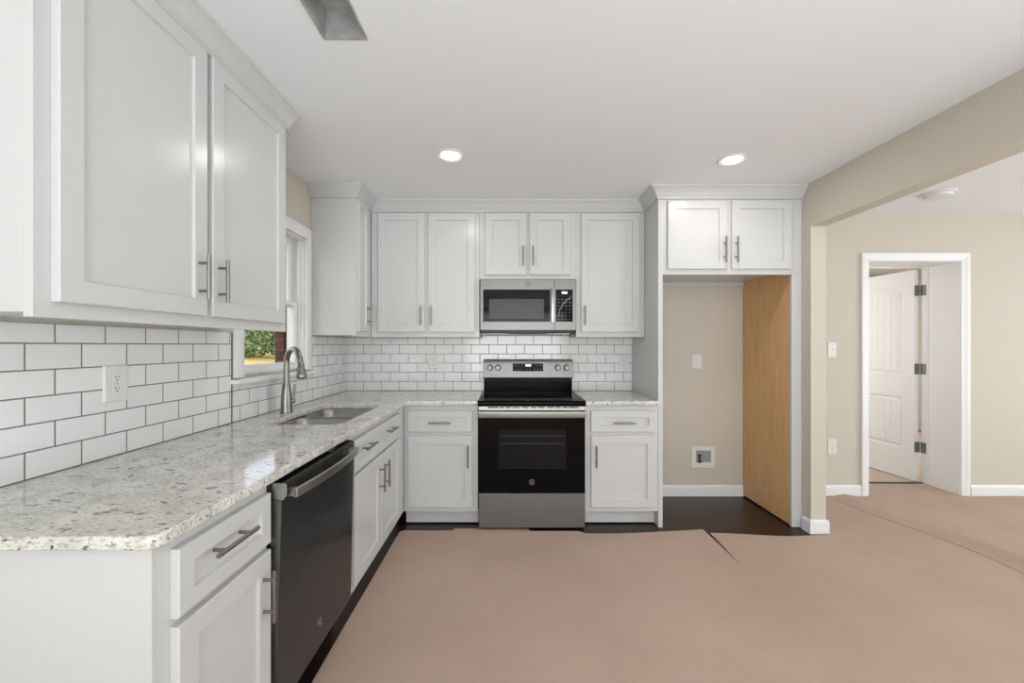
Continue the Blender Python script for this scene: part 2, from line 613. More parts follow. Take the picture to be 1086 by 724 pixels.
for (v0, v1, arch) in ((1.06, 1.80, True), (0.34, 0.76, False)):
    n = 7
    for i in range(n):
        a0 = 0.156 + (LW - 0.312) * i / n
        a1 = 0.156 + (LW - 0.312) * (i + 1) / n
        um = (a0 + a1) / 2
        extra = 0.055 * math.sin(PI * (um - 0.115) / (LW - 0.23)) - 0.02 if arch else 0
        R = lambda ins, w: [DL(a0 + 0.003 + ins, v0, w), DL(a1 - 0.003 - ins, v0, w), DL(a1 - 0.003 - ins, v1 + extra, w), DL(a0 + 0.003 + ins, v1 + extra, w)]
        b.loops([R(0, T - 0.003), R(0.004, T + 0.0005)])
b.build('panel_boards', M_trim, leaf)
for hz in (1.830, 1.083, 0.338):
    b = MB()
    z0, z1 = hz - 0.05, hz + 0.05
    b.box(3.868, 3.903, yb + 0.010, yb + 0.0145, z0, z1)
    b.box(DO1 - 0.0045, DO1 - 0.001, yb - 0.046, yb + 0.002, z0, z1)
    b.tube([(3.911, yb + 0.010, z0), (3.911, yb + 0.010, z1)], 0.0065, 12)
    for q in (-0.03, 0, 0.03):
        b.lathe([(0.004, 0), (0.004, 0.002)], (3.884, yb + 0.0085, hz + q), 'y', 10)
    b.build('hinge', M_hinge, d1, smooth=True)
b = MB()
b.box(DO0 + 0.002, DO1 - 0.002, YB + WT + 0.04, YB + WT + 0.075, 0.0005, 0.010)
o = b.build('threshold', M_wood, d1, bevel=0.003)

# ------------------------------------------------------------------ window, brick reveal and garden
w1 = thing('window_1', (XL, (WY0 + WY1) / 2, WZ0), kind='structure')
xi = XL - 0.12
b = MB()                                    # casing around the opening
prof = [(0.0, 0.0), (0.018, 0.0), (0.020, 0.006), (0.020, 0.058), (0.013, 0.072), (0.013, 0.078), (0.0, 0.078)]
rings = []
for (uy, uz, dy, dz) in ((WY0 - 0.002, WZ0 + 0.005, -1, 0), (WY0 - 0.002, WZ1 + 0.002, -1, 1), (WY1 - 0.006, WZ1 + 0.002, 1, 1), (WY1 - 0.006, WZ0 + 0.005, 1, 0)):
    rings.append([Vector((XL + p, uy + dy * o, uz + dz * o)) for p, o in prof])
b.loops(rings)
b.build('casing', M_trim, w1, bevel=0.0015)
b = MB()                                    # stool with horns, apron edge
b.box(XL - 0.05, XL + 0.045, WY0 - 0.092, WY1 + 0.070, WZ0 - 0.026, WZ0 - 0.002)
b.box(XL + 0.0095, XL + 0.022, WY0 - 0.080, WY1 + 0.066, WZ0 - 0.042, WZ0 - 0.026)
b.build('sill', M_trim, w1, bevel=0.004)
b = MB()                                    # jamb lining with sash tracks
b.box(xi, XL - 0.001, WY0, WY0 + 0.012, WZ0, WZ1)
b.box(xi, XL - 0.001, WY1 - 0.012, WY1, WZ0, WZ1)
b.box(xi, XL - 0.001, WY0, WY1, WZ1 - 0.012, WZ1)
b.box(xi, XL - 0.052, WY0, WY1, WZ0, WZ0 + 0.016)
for yy in (WY0 + 0.012, WY1 - 0.024):
    b.box(XL - 0.038, XL - 0.026, yy, yy + 0.012, WZ0, WZ1 - 0.012)
    b.box(XL - 0.074, XL - 0.068, yy, yy + 0.012, WZ0, WZ1 - 0.012)
b.build('frame', M_trim, w1, bevel=0.001)
def sash(name, x0, x1, z0, z1, bot, top):
    b = MB()
    y0, y1 = WY0 + 0.014, WY1 - 0.014
    s = 0.042
    R = lambda iy, zb, zt, x: [Vector((x, y0 + iy, z0 + zb)), Vector((x, y1 - iy, z0 + zb)), Vector((x, y1 - iy, z1 - zt)), Vector((x, y0 + iy, z1 - zt))]
    b.loops([R(0, 0, 0, x1), R(s - 0.008, bot - 0.008, top - 0.008, x1), R(s, bot, top, x1 - 0.010), R(s, bot, top, x0 + 0.010), R(s - 0.008, bot - 0.008, top - 0.008, x0), R(0, 0, 0, x0), R(0, 0, 0, x1)], False, False)
    o = b.build(name, M_trim, w1)
    xm = (x0 + x1) / 2
    MB().box(xm - 0.002, xm + 0.002, y0 + s - 0.002, y1 - s + 0.002, z0 + bot - 0.002, z1 - top + 0.002).build('pane', M_pane, o)
    return o
ZM = 1.585
sash('lower_sash', XL - 0.068, XL - 0.039, WZ0 + 0.016, ZM + 0.018, 0.048, 0.034)
sash('upper_sash', XL - 0.104, XL - 0.076, ZM - 0.016, WZ1 - 0.012, 0.034, 0.045)
b = MB()
b.box(XL - 0.060, XL - 0.046, (WY0 + WY1) / 2 - 0.025, (WY0 + WY1) / 2 + 0.025, ZM + 0.018, ZM + 0.026)
b.tube([(XL - 0.053, (WY0 + WY1) / 2, ZM + 0.026), (XL - 0.053, (WY0 + WY1) / 2 + 0.03, ZM + 0.033)], 0.004, 8)
b.build('sash_lock', M_nickel, w1)

b = MB()                                    # outside brick skin with the opening left free
xo0, xo1 = XL - 0.192, XL - 0.135
b.box(xo0, xo1, -1.0, WY0 + 0.02, -0.4, 2.7)
b.box(xo0, xo1, WY1 - 0.028, 5.0, -0.4, 2.7)
b.box(xo0, xo1, WY0 + 0.02, WY1 - 0.028, -0.4, WZ0 - 0.02)
b.box(xo0, xo1, WY0 + 0.02, WY1 - 0.028, WZ1 + 0.01, 2.7)
struct('wall_brick_outside', b, M_brick)

b = MB()                                    # lawn that rises away from the house
def gz(x, y):
    d = -x - 1.6
    return -0.35 + 1.42 * min(1.0, max(0.0, d / 7.5)) ** 0.8 + 0.02 * noise.noise(Vector((x * 0.7, y * 0.7, 0)))
nx, ny = 30, 40
grid = [[b.bm.verts.new((-1.66 - 20 * (i / nx) ** 1.4, -2 + 26 * j / ny, 0)) for j in range(ny + 1)] for i in range(nx + 1)]
for r in grid:
    for v in r:
        v.co.z = gz(v.co.x, v.co.y)
for i in range(nx):
    for j in range(ny):
        b.face([grid[i][j], grid[i + 1][j], grid[i + 1][j + 1], grid[i][j + 1]])
o = b.build('lawn', M_lawn, smooth=True)
o['kind'] = 'structure'

def bush(x, y, r, h, seed, label):
    rnd = random.Random(seed)
    t = thing('bush', (x, y, gz(x, y)), label, 'bush', 'bushes behind the lawn')
    z0 = gz(x, y)
    b = MB()
    for k in range(5):
        a = rnd.uniform(0, 2 * PI)
        b.tube([(x, y, z0 - 0.03), (x + 0.25 * r * math.cos(a), y + 0.25 * r * math.sin(a), z0 + h * 0.4), (x + 0.55 * r * math.cos(a), y + 0.55 * r * math.sin(a), z0 + h * 0.75)], [0.03, 0.022, 0.01], 7)
    b.build('branches', M_bark, t)
    b = MB()
    lumps = [(Vector((x + rnd.uniform(-0.7, 0.7) * r, y + rnd.uniform(-0.7, 0.7) * r, z0 + rnd.uniform(0.08, 0.9) * h)), rnd.uniform(0.3, 0.5) * r) for _ in range(20)]
    for k in range(3600):
        c, q = rnd.choice(lumps)
        d = Vector((rnd.gauss(0, 1), rnd.gauss(0, 1), rnd.gauss(0, 1))).normalized()
        p = c + d * q * rnd.uniform(0.6, 1.05)
        if p.z < z0 + 0.02:
            p.z = z0 + 0.02 + rnd.random() * 0.2
        n = (d + 0.8 * Vector((rnd.uniform(-1, 1), rnd.uniform(-1, 1), rnd.uniform(-1, 1)))).normalized()
        a = n.orthogonal().normalized()
        a = Matrix.Rotation(rnd.uniform(0, 6.28), 3, n) @ a
        e = n.cross(a)
        l, w = rnd.uniform(0.05, 0.10), rnd.uniform(0.02, 0.04)
        b.face([b.bm.verts.new(p - a * l), b.bm.verts.new(p + e * w), b.bm.verts.new(p + a * l), b.bm.verts.new(p - e * w)])
    b.build('foliage', M_leaf, t)
bush(-8.3, 12.9, 1.0, 1.5, 1, 'green bush at the left of the view through the window')
bush(-8.4, 16.0, 1.1, 1.7, 2, 'dense green bush beside the brick edge in the window view')
bush(-10.6, 9.6, 1.2, 1.6, 3, 'bush at the far left beyond the dry lawn, mostly behind the window casing')
bush(-8.6, 19.6, 1.2, 2.6, 4, 'tall bush farthest along the lawn, behind the brick edge')
bush(-12.6, 14.4, 1.3, 2.2, 5, 'bush standing behind and between the two nearer bushes in the window view')
b = MB()
b.tube([(-6.6, 8.6, gz(-6.6, 8.6) + 0.05), (-5.6, 9.6, gz(-5.6, 9.6) + 0.06), (-4.4, 10.8, gz(-4.4, 10.8) + 0.05)], 0.07, 10)
tag(b.build('timber_edging', M_log, smooth=True), 'pale weathered timber edging lying across the dry lawn outside the window', 'timber')

# ------------------------------------------------------------------ upper cabinets
UB, UT, CR = 1.373, 2.36, 1.050 + CZ       # underside, top behind crown, crown bottom
DB, DT = 1.411, 2.350                      # door bottom and top
def upper_left():
    t = thing('upper_cabinet', (-1.25, 1.44, UB), 'large white two-door wall cabinet nearest the camera, above the left countertop', 'cabinet', 'white wall cabinets')
    MB().box(XL + 0.002, -1.1125, 0.9225, 1.962, UB + 0.012, 2.432).build('carcass', M_white, t)
    MB().box(-1.1125, -1.09, 0.921, 1.964, UB, 2.432).build('face_frame', M_white, t, bevel=0.001)
    fn = LEFT(-1.0895)
    d = shaker('door', t, fn, 0.957, 1.430, DB, DT)
    bar_handle(d, fn, 1.390, 1.543, True)
    d = shaker('door', t, fn, 1.455, 1.928, DB, DT)
    bar_handle(d, fn, 1.484, 1.543, True)
upper_left()

def upper_corner():
    t = thing('upper_cabinet', (-1.25, 3.1, UB), 'narrow white corner wall cabinet between window and back wall', 'cabinet', 'white wall cabinets')
    MB().box(XL + 0.002, -1.1125, 2.8635, YB - 0.002, UB + 0.008, 2.432).build('carcass', M_white, t)
    MB().box(-1.1125, -1.09, 2.862, 3.172, UB, 2.432).build('face_frame', M_white, t, bevel=0.001)
    fn = LEFT(-1.0895)
    d = shaker('door', t, fn, 2.876, 3.066, DB, DT, fr=0.045)
    bar_handle(d, fn, 3.030, 1.535, True)
upper_corner()

YU = 3.177
def upper_back(label, x0, x1, zb, doors, stile=None):
    t = thing('upper_cabinet', ((x0 + x1) / 2, 3.3, zb), label, 'cabinet', 'white wall cabinets')
    MB().box(x0 + 0.001, x1 - 0.001, YU + 0.02, YB - 0.002, zb + 0.006, 2.432).build('carcass', M_white, t)
    MB().box(x0, x1, YU, YU + 0.02, zb, 2.432).build('face_frame', M_white, t, bevel=0.001)
    fn = BACK(YU - 0.0005)
    for (a, c, vb, hu, hv) in doors:
        d = shaker('door', t, fn, a, c, vb, DT - 0.002)
        bar_handle(d, fn, hu, hv, True, ln=0.152)
upper_back('white two-door wall cabinet left of the microwave', -1.0885, -0.2345, UB, [(-1.031, -0.663, 1.411, -0.690, 1.542), (-0.636, -0.267, 1.411, -0.610, 1.542)])
upper_back('short white two-door wall cabinet directly above the microwave', -0.2335, 0.5275, 1.829, [(-0.190, 0.136, 1.8615, 0.109, 2.005), (0.160, 0.481, 1.8615, 0.187, 2.005)])
upper_back('white single-door wall cabinet right of the microwave', 0.5285, 1.0665, UB, [(0.5656, 1.0255, 1.411, 0.591, 1.542)])

YD = 2.887                                   # face of the deep units
def fridge_cabinet():
    t = thing('refrigerator_cabinet', (1.57, 3.2, 1.815), 'deep white two-door cabinet bridging the empty refrigerator bay', 'cabinet')
    b = MB()
    b.box(1.102, 2.028, YD + 0.02, YB - 0.002, 1.853, 2.432)
    b.box(1.102, 2.028, YB - 0.022, YB - 0.002, 1.817, 1.853)      # cleat along the wall
    b.build('carcass', M_white, t)
    b = MB()
    b.box(1.069, 2.0985, YD, YD + 0.02, 1.815, 2.432)
    b.build('face_frame', M_white, t, bevel=0.001)
    fn = BACK(YD - 0.0005)
    d = shaker('door', t, fn, 1.1316, 1.556, 1.852, 2.340)
    bar_handle(d, fn, 1.530, 1.985, True, ln=0.185)
    d = shaker('door', t, fn, 1.5876, 2.013, 1.852, 2.340)
    bar_handle(d, fn, 1.612, 1.985, True, ln=0.185)
    MB().lathe([(0.005, 0), (0.004, 0.004), (0.0, 0.005)], (1.29, YB - 0.0225, 1.836), 'y', 10).build('screw', M_hinge, t)
fridge_cabinet()
b = MB()
b.prism([(YD, 0.002), (YB - 0.002, 0.002), (YB - 0.002, 2.432), (YD + 0.021, 2.432), (YD + 0.021, 1.8145), (YD, 1.8145)], lambda u, v, w: Vector((w, u, v)), 1.0685, 1.1005)
tag(b.build('refrigerator_side_panel', M_white, bevel=0.001), 'tall white panel between the right base cabinet and the refrigerator bay', 'panel')
t = thing('refrigerator_side_panel', (2.05, 3.2, 0), 'tall honey wood panel on the right of the refrigerator bay, white front edge', 'panel')
o = MB().box(2.030, 2.048, YD + 0.0205, YB - 0.002, 0.012, 2.432).build('veneer_board', M_oak, t)
o['label'] = 'honey coloured unpainted wood board'
MB().box(2.026, 2.0985, YD, YD + 0.02, 0.004, 1.8145).build('front_stile', M_white, t, bevel=0.001)

# crown moulding swept along the cabinet tops with mitred corners
def crown(name, path, label):
    prof = [(0.0, 1.046), (0.013, 1.048), (0.014, 1.056), (0.009, 1.060), (0.012, 1.064), (0.020, 1.070), (0.029, 1.084), (0.045, 1.104), (0.057, 1.113), (0.060, 1.116), (0.066, 1.118), (0.067, 1.1325), (0.0, 1.1325)]
    P = [Vector((p[0], p[1])) for p in path]
    nr = []
    for a, c in zip(P, P[1:]):
        d = (c - a).normalized()
        nr.append(Vector((d.y, -d.x)))
    rings = []
    for i, p in enumerate(P):
        if i == 0:
            m = nr[0]
        elif i == len(P) - 1:
            m = nr[-1]
        else:
            m = (nr[i - 1] + nr[i]) / (1 + nr[i - 1].dot(nr[i]))
        rings.append([Vector((p.x + m.x * (o + 0.0008), p.y + m.y * (o + 0.0008), z + CZ)) for o, z in prof])
    b = MB()
    b.loops(rings)
    o = b.build(name, M_white, smooth=True, angle=25)
    return tag(o, label, 'crown molding')
crown('crown_molding', [(-1.09, 0.80), (-1.09, 1.972)], 'white crown molding above the large left wall cabinet')
crown('crown_molding', [(XL + 0.001, 2.862), (-1.09, 2.862), (-1.09, YU), (1.069, YU), (1.069, YD), (2.099, YD)], 'white crown molding stepping along the back wall cabinets and refrigerator cabinet')

# ------------------------------------------------------------------ base cabinets
BZ0, BZ1 = 0.118, 0.8825
XF = -0.757                                  # face of the left run
def drawer_base_left():
    t = thing('base_cabinet', (-1.08, 1.05, 0), 'white end base cabinet with one drawer and door, nearest the camera', 'cabinet', 'white base cabinets')
    MB().box(XL + 0.003, XF - 0.02, 0.862, 1.249, BZ0, BZ1).build('carcass', M_white, t)
    MB().box(XF - 0.02, XF, 0.8615, 1.256, BZ0, BZ1).build('face_frame', M_white, t, bevel=0.001)
    o = MB().box(XL + 0.003, XF, 0.853, 0.861, 0.002, BZ1).build('end_panel', M_white, t)
    MB().box(XF - 0.085, XF - 0.07, 0.862, 1.249, 0.002, BZ0).build('toe_kick', M_white, t)
    fn = LEFT(XF + 0.0005)
    d = shaker('drawer', t, fn, 0.898, 1.247, 0.697, 0.852, fr=0.045)
    bar_handle(d, fn, 1.052, 0.797, False)
    d = shaker('door', t, fn, 0.898, 1.247, 0.152, 0.678)
    bar_handle(d, fn, 1.207, 0.556, True)
drawer_base_left()

def sink_base():
    t = thing('base_cabinet', (-1.08, 2.33, 0), 'white sink base cabinet with two doors beyond the dishwasher', 'cabinet', 'white base cabinets')
    MB().box(XL + 0.003, XF - 0.02, 1.862, 1.884, BZ0, BZ1).box(XL + 0.003, XF - 0.02, 2.86, 2.885, BZ0, BZ1).box(XL + 0.003, XF - 0.02, 1.884, 2.86, BZ0, BZ0 + 0.018).build('carcass', M_white, t)
    MB().box(XF - 0.02, XF, 1.862, 2.885, BZ0, BZ1).build('face_frame', M_white, t, bevel=0.001)
    MB().box(XF - 0.085, XF - 0.07, 1.862, 2.955, 0.002, BZ0).build('toe_kick', M_white, t)
    fn = LEFT(XF + 0.0005)
    d = shaker('false_drawer_front', t, fn, 1.930, 2.722, 0.697, 0.852, fr=0.045)
    bar_handle(d, fn, 2.077, 0.790, False)
    bar_handle(d, fn, 2.482, 0.790, False)
    d = shaker('door', t, fn, 1.930, 2.324, 0.152, 0.678)
    bar_handle(d, fn, 2.284, 0.556, True)
    d = shaker('door', t, fn, 2.328, 2.722, 0.152, 0.678)
    bar_handle(d, fn, 2.368, 0.556, True)
sink_base()

def base_back(label, x0, x1, a, c, hu, blind=None):
    t = thing('base_cabinet', ((x0 + x1) / 2, 3.2, 0), label, 'cabinet', 'white base cabinets')
    MB().box(x0 + 0.001, x1 - 0.001, YD + 0.02, YB - 0.01, BZ0, BZ1).build('carcass', M_white, t)
    MB().box(x0, x1, YD, YD + 0.02, BZ0, BZ1).build('face_frame', M_white, t, bevel=0.001)
    MB().box(x0, x1, YD + 0.07, YD + 0.085, 0.010, BZ0).build('toe_kick', M_white, t)
    fn = BACK(YD - 0.0005)
    d = shaker('drawer', t, fn, a, c, 0.690, 0.842, fr=0.045)
    bar_handle(d, fn, (a + c) / 2, 0.7585, False)
    d = shaker('door', t, fn, a, c, 0.152, 0.662)
    bar_handle(d, fn, hu, 0.521, True)
base_back('white base cabinet with drawer and door left of the range', -0.755, -0.224, -0.722, -0.262, -0.292)
base_back('white base cabinet with drawer and door right of the range', 0.544, 1.0665, 0.584, 1.0415, 0.616)

# ------------------------------------------------------------------ countertops
def arc(cx, cy, r, a0, a1, n=8):
    return [(cx + r * math.cos(math.radians(a0 + (a1 - a0) * i / n)), cy + r * math.sin(math.radians(a0 + (a1 - a0) * i / n))) for i in range(n + 1)]

def slab(name, outlines, z0, z1, m, bev=0.005):
    cu = bpy.data.curves.new(name, 'CURVE')
    cu.dimensions = '2D'
    cu.fill_mode = 'BOTH'
    cu.extrude = (z1 - z0) / 2 - bev
    cu.bevel_depth = bev
    cu.bevel_resolution = 3
    cu.offset = -bev
    for pl in outlines:
        s = cu.splines.new('POLY')
        s.points.add(len(pl) - 1)
        for p, q in zip(s.points, pl):
            p.co = (q[0], q[1], 0, 1)
        s.use_cyclic_u = True
    t = bpy.data.objects.new(name, cu)
    C.objects.link(t)
    dg = bpy.context.evaluated_depsgraph_get()
    me = bpy.data.meshes.new_from_object(t.evaluated_get(dg))
    bpy.data.objects.remove(t)
    o = bpy.data.objects.new(name, me)
    C.objects.link(o)
    o.location = (0, 0, (z0 + z1) / 2)
    me.materials.clear()
    me.materials.append(m)
    for p in me.polygons:
        p.use_smooth = True
    me.set_sharp_from_angle(angle=math.radians(50))
    return o
CT0, CT1 = 0.884, 0.914
CXF, CYN, CYB = -0.7265, 0.827, 2.842
outer = [(XL + 0.003, CYN)] + arc(CXF - 0.03, CYN + 0.03, 0.03, -90, 0) + list(reversed(arc(CXF + 0.02, CYB - 0.02, 0.02, 90, 180))) + [(-0.2235, CYB), (-0.2235, YB - 0.003), (XL + 0.003, YB - 0.003)]
SX0, SX1, SY0, SY1 = -1.235, -0.845, 2.000, 2.690
r = 0.07
hole = arc(SX1 - r, SY1 - r, r, 0, 90) + arc(SX0 + r, SY1 - r, r, 90, 180) + arc(SX0 + r, SY0 + r, r, 180, 270) + arc(SX1 - r, SY0 + r, r, 270, 360)
tag(slab('countertop', [outer, hole], CT0, CT1, M_granite), 'long L-shaped speckled granite countertop with the sink cutout, along the left wall', 'countertop')
tag(slab('countertop', [[(0.5425, CYB), (1.0665, CYB), (1.0665, YB - 0.003), (0.5425, YB - 0.003)]], CT0, CT1, M_granite), 'short speckled granite countertop between the range and the tall white panel', 'countertop')

# ------------------------------------------------------------------ sink and faucet
def rrect(x0, x1, y0, y1, r, z, n=6):
    pts = arc(x1 - r, y1 - r, r, 0, 90, n) + arc(x0 + r, y1 - r, r, 90, 180, n) + arc(x0 + r, y0 + r, r, 180, 270, n) + arc(x1 - r, y0 + r, r, 270, 360, n)
    return [Vector((p[0], p[1], z)) for p in pts]
t = thing('sink', (-1.04, 2.35, 0.69), 'undermount stainless double bowl sink set in the left countertop', 'sink')
for (y0, y1, zb) in ((2.008, 2.352, 0.69), (2.380, 2.682, 0.69)):
    b = MB()
    x0, x1 = -1.228, -0.852
    R = [rrect(x0 - 0.004, x1 + 0.004, y0 - 0.004, y1 + 0.004, 0.068, 0.8837)]
    R += [rrect(x0, x1, y0, y1, 0.066, 0.8833), rrect(x0 + 0.004, x1 - 0.004, y0 + 0.004, y1 - 0.004, 0.064, 0.877), rrect(x0 + 0.01, x1 - 0.01, y0 + 0.01, y1 - 0.01, 0.06, zb + 0.03), rrect(x0 + 0.018, x1 - 0.018, y0 + 0.018, y1 - 0.018, 0.055, zb + 0.008), rrect(x0 + 0.04, x1 - 0.04, y0 + 0.04, y1 - 0.04, 0.05, zb)]
    b.loops(R, False, True)
    o = b.build('bowl', M_sink, t, smooth=True, angle=60)
    sd = o.modifiers.new('thick', 'SOLIDIFY')
    sd.thickness = 0.0015
    sd.offset = 1
    b = MB()
    b.lathe([(0.045, 0), (0.045, 0.002), (0.036, 0.003), (0.030, 0.0005), (0.0, 0.0005)], ((x0 + x1) / 2, (y0 + y1) / 2, zb + 0.0003), 'z', 24)
    b.build('drain', M_nickel, o, smooth=True)
b = MB()
b.box(-1.2275, -0.8525, 2.3485, 2.3835, 0.8815, 0.8838)
b.build('divider', M_sink, t, bevel=0.0008)

FX, FY, FZ = -1.305, 2.36, CT1
t = thing('faucet', (FX, FY, FZ), 'brushed nickel gooseneck pull-down faucet beside the sink', 'faucet')
b = MB()
b.lathe([(0.0, 0.0), (0.032, 0.0), (0.033, 0.004), (0.032, 0.008), (0.031, 0.03), (0.0305, 0.06), (0.028, 0.10), (0.0235, 0.14), (0.0205, 0.160), (0.0195, 0.165), (0.0, 0.165)], (FX, FY, FZ), 'z', 32)
b.build('body', M_nickel, t, smooth=True)
sd = Vector((0.80, -0.60, 0))
R0 = 0.082
top = FZ + 0.372 - R0
pts = [Vector((FX, FY, FZ + 0.160)), Vector((FX, FY, FZ + 0.22)), Vector((FX, FY, top))]
for i in range(1, 17):
    a = PI * i / 16 * 0.96
    pts.append(Vector((FX, FY, top)) + sd * (R0 * (1 - math.cos(a))) + Vector((0, 0, R0 * math.sin(a))))
b = MB()
b.tube(pts, 0.0162, 18)
b.build('spout', M_nickel, t, smooth=True)
end = pts[-1]
dn = (pts[-1] - pts[-2]).normalized()
b = MB()
P = [end - dn * 0.0, end + dn * 0.004, end + dn * 0.005, end + dn * 0.03, end + dn * 0.07, end + dn * 0.088, end + dn * 0.092]
b.tube(P, [0.0165, 0.0165, 0.0175, 0.0200, 0.0250, 0.0275, 0.0255], 20)
b.build('spray_head', M_nickel, t, smooth=True)
MB().tube([end + dn * 0.0915, end + dn * 0.0945], 0.0195, 18).build('nozzle', M_black, t)
b = MB()
hd = Vector((0.90, 0.43, 0))
p0 = Vector((FX, FY, FZ + 0.066))
b.tube([p0 + hd * 0.018, p0 + hd * 0.043, p0 + hd * 0.046], [0.0145, 0.0135, 0.010], 16)
b.tube([p0 + hd * 0.036, p0 + hd * 0.040 + Vector((0, 0, 0.045)), p0 + hd * 0.044 + Vector((0, 0, 0.100))], [0.0065, 0.0058, 0.0075], 12)
b.build('lever', M_nickel, t, smooth=True)

# ------------------------------------------------------------------ backsplash
b = MB()
TB, TT = CT1 + 0.0008, 1.3725
b.box(XL + 0.0005, -1.405, 0.80, 2.033, TB, TT)
b.box(XL + 0.0005, -1.405, 2.033, YB - 0.0095, TB, 1.1085)
b.box(XL + 0.0005, -1.405, 2.860, YB - 0.0095, 1.1085, TT)
o = b.build('tile_backsplash', M_tile_left, ori=(-1.405, 1.2455, 0.9155))
tag(o, 'white subway tile backsplash on the left wall around the window', 'backsplash')
b = MB()
b.box(-1.405, 1.068, 3.494, YB - 0.0005, TB, TT)
b.box(-0.2335, 0.5275, 3.494, YB - 0.0005, TT, 1.46)
o = b.build('tile_backsplash', M_tile_back, ori=(-1.1876, 3.494, 0.9155))
tag(o, 'white subway tile backsplash on the back wall behind the range', 'backsplash')
b = MB()
b.box(-1.4049, -1.4005, 2.0335, 2.0385, TB, TT)
o = b.build('tile_edge_strip', M_nickel)
tag(o, 'thin grey metal edge strip where the left tile meets the window casing', 'trim strip')

# ------------------------------------------------------------------ dishwasher
t = thing('dishwasher', (-1.05, 1.555, 0), 'dark stainless dishwasher under the left countertop, door slightly ajar', 'dishwasher')
D0, D1 = 1.2615, 1.850
MB().box(-1.36, -0.765, D0, D1, 0.12, 0.862).build('tub', M_black, t)
MB().box(-0.83, -0.815, D0, D1, 0.004, 0.12).build('toe_kick', M_black, t)
th = math.atan2(0.016, 0.72)                 # the door leans out a little at its top
dr = thing('door', (-0.727, D0, 0.150))
dr.parent = t
dr.location = Vector((-0.727, D0, 0.150)) - origin(t)
def DW(u, v, w):
    return Vector((-0.727 + v * math.tan(th) + w, u, 0.150 + v))
b = MB()
HV = 0.722
b.prism([(-0.034, 0), (0, 0), (0, HV - 0.010), (-0.004, HV), (-0.050, HV + 0.004), (-0.050, HV - 0.02), (-0.034, HV - 0.03)], lambda p, q, w: DW(w, q, p), D0 + 0.001, D1 - 0.001)
b.build('panel', M_dw, dr, bevel=0.0015)
b = MB()
b.prism([(-0.050, HV + 0.0045), (-0.006, HV + 0.0008), (-0.006, HV + 0.0015), (-0.050, HV + 0.0055)], lambda p, q, w: DW(w, q, p), D0 + 0.006, D1 - 0.006)
b.build('control_strip', M_glassblack, dr)
b = MB()
yc = D0 + 0.40
b.prism([(-0.034, HV + 0.0045), (-0.018, HV + 0.0031), (-0.018, HV + 0.0038), (-0.034, HV + 0.0052)], lambda p, q, w: DW(w, q, p), yc - 0.02, yc + 0.035)
b.build('status_window', M_legend, dr)
b = MB()
b.prism([(-0.030, HV - 0.046), (0.004, HV - 0.050), (0.014, HV - 0.036), (0.014, HV - 0.004), (0.008, HV + 0.002), (-0.030, HV + 0.004)], lambda p, q, w: DW(w, q, p), D0 - 0.0005, D0 + 0.0035)
b.build('end_cap', M_steel, dr, bevel=0.0008)
b = MB()
b.prism([(-0.032, 0.004), (-0.002, 0.004), (-0.002, HV - 0.05), (-0.032, HV - 0.05)], lambda p, q, w: DW(w, q, p), D0 + 0.0002, D0 + 0.0012)
b.build('edge_trim', M_panelsteel, dr)
# wide flat bar handle bowed gently outwards
b = MB()
n = 24
h0, h1 = D0 + 0.022, D1 - 0.040
rings = []
for i in range(n + 1):
    s = i / n
    y = h0 + (h1 - h0) * s
    w = 0.026 + 0.018 * math.sin(PI * s) ** 0.7
    vz = HV - 0.035
    rings.append([DW(y, vz - 0.016, w), DW(y, vz - 0.014, w + 0.010), DW(y, vz + 0.014, w + 0.010), DW(y, vz + 0.016, w)])
b.loops(rings)
for y in (h0 + 0.012, h1 - 0.012):
    b.loops([[DW(y - 0.012, HV - 0.047, w), DW(y + 0.012, HV - 0.047, w), DW(y + 0.012, HV - 0.023, w), DW(y - 0.012, HV - 0.023, w)] for w in (0.0, 0.032)])
b.build('handle', M_steel, dr, bevel=0.0015)
def emblem(parent, P, rx, m=M_steel, rot=None):
    """round badge: ring plus two looped initials"""
    b = MB()
    def ring(cu, cv, rad, tr, a0=0, a1=360, n=28):
        pts = [P(cu + rad * math.cos(math.radians(a0 + (a1 - a0) * i / n)), cv + rad * math.sin(math.radians(a0 + (a1 - a0) * i / n)), 0.0012) for i in range(n + 1)]
        b.tube(pts, tr, 6)
    ring(0, 0, rx, rx * 0.085)
    ring(-rx * 0.26, 0.0, rx * 0.36, rx * 0.07, 40, 330)
    b.tube([P(-rx * 0.26, -rx * 0.02, 0.0012), P(rx * 0.06, -rx * 0.02, 0.0012), P(rx * 0.04, -rx * 0.5, 0.0012)], rx * 0.06, 6)
    ring(rx * 0.36, rx * 0.18, rx * 0.2, rx * 0.07, 50, 290, 14)
    ring(rx * 0.36, -rx * 0.2, rx * 0.22, rx * 0.07, 70, 310, 14)
    for k in range(4):
        a = 45 + 90 * k
        ring(rx * 0.74 * math.cos(math.radians(a)), rx * 0.74 * math.sin(math.radians(a)), rx * 0.12, rx * 0.05, 0, 270, 8)
    return b.build('emblem', m, parent)
emblem(dr, lambda a, c, w: DW(1.538 + a, 0.098 + c, w), 0.017)

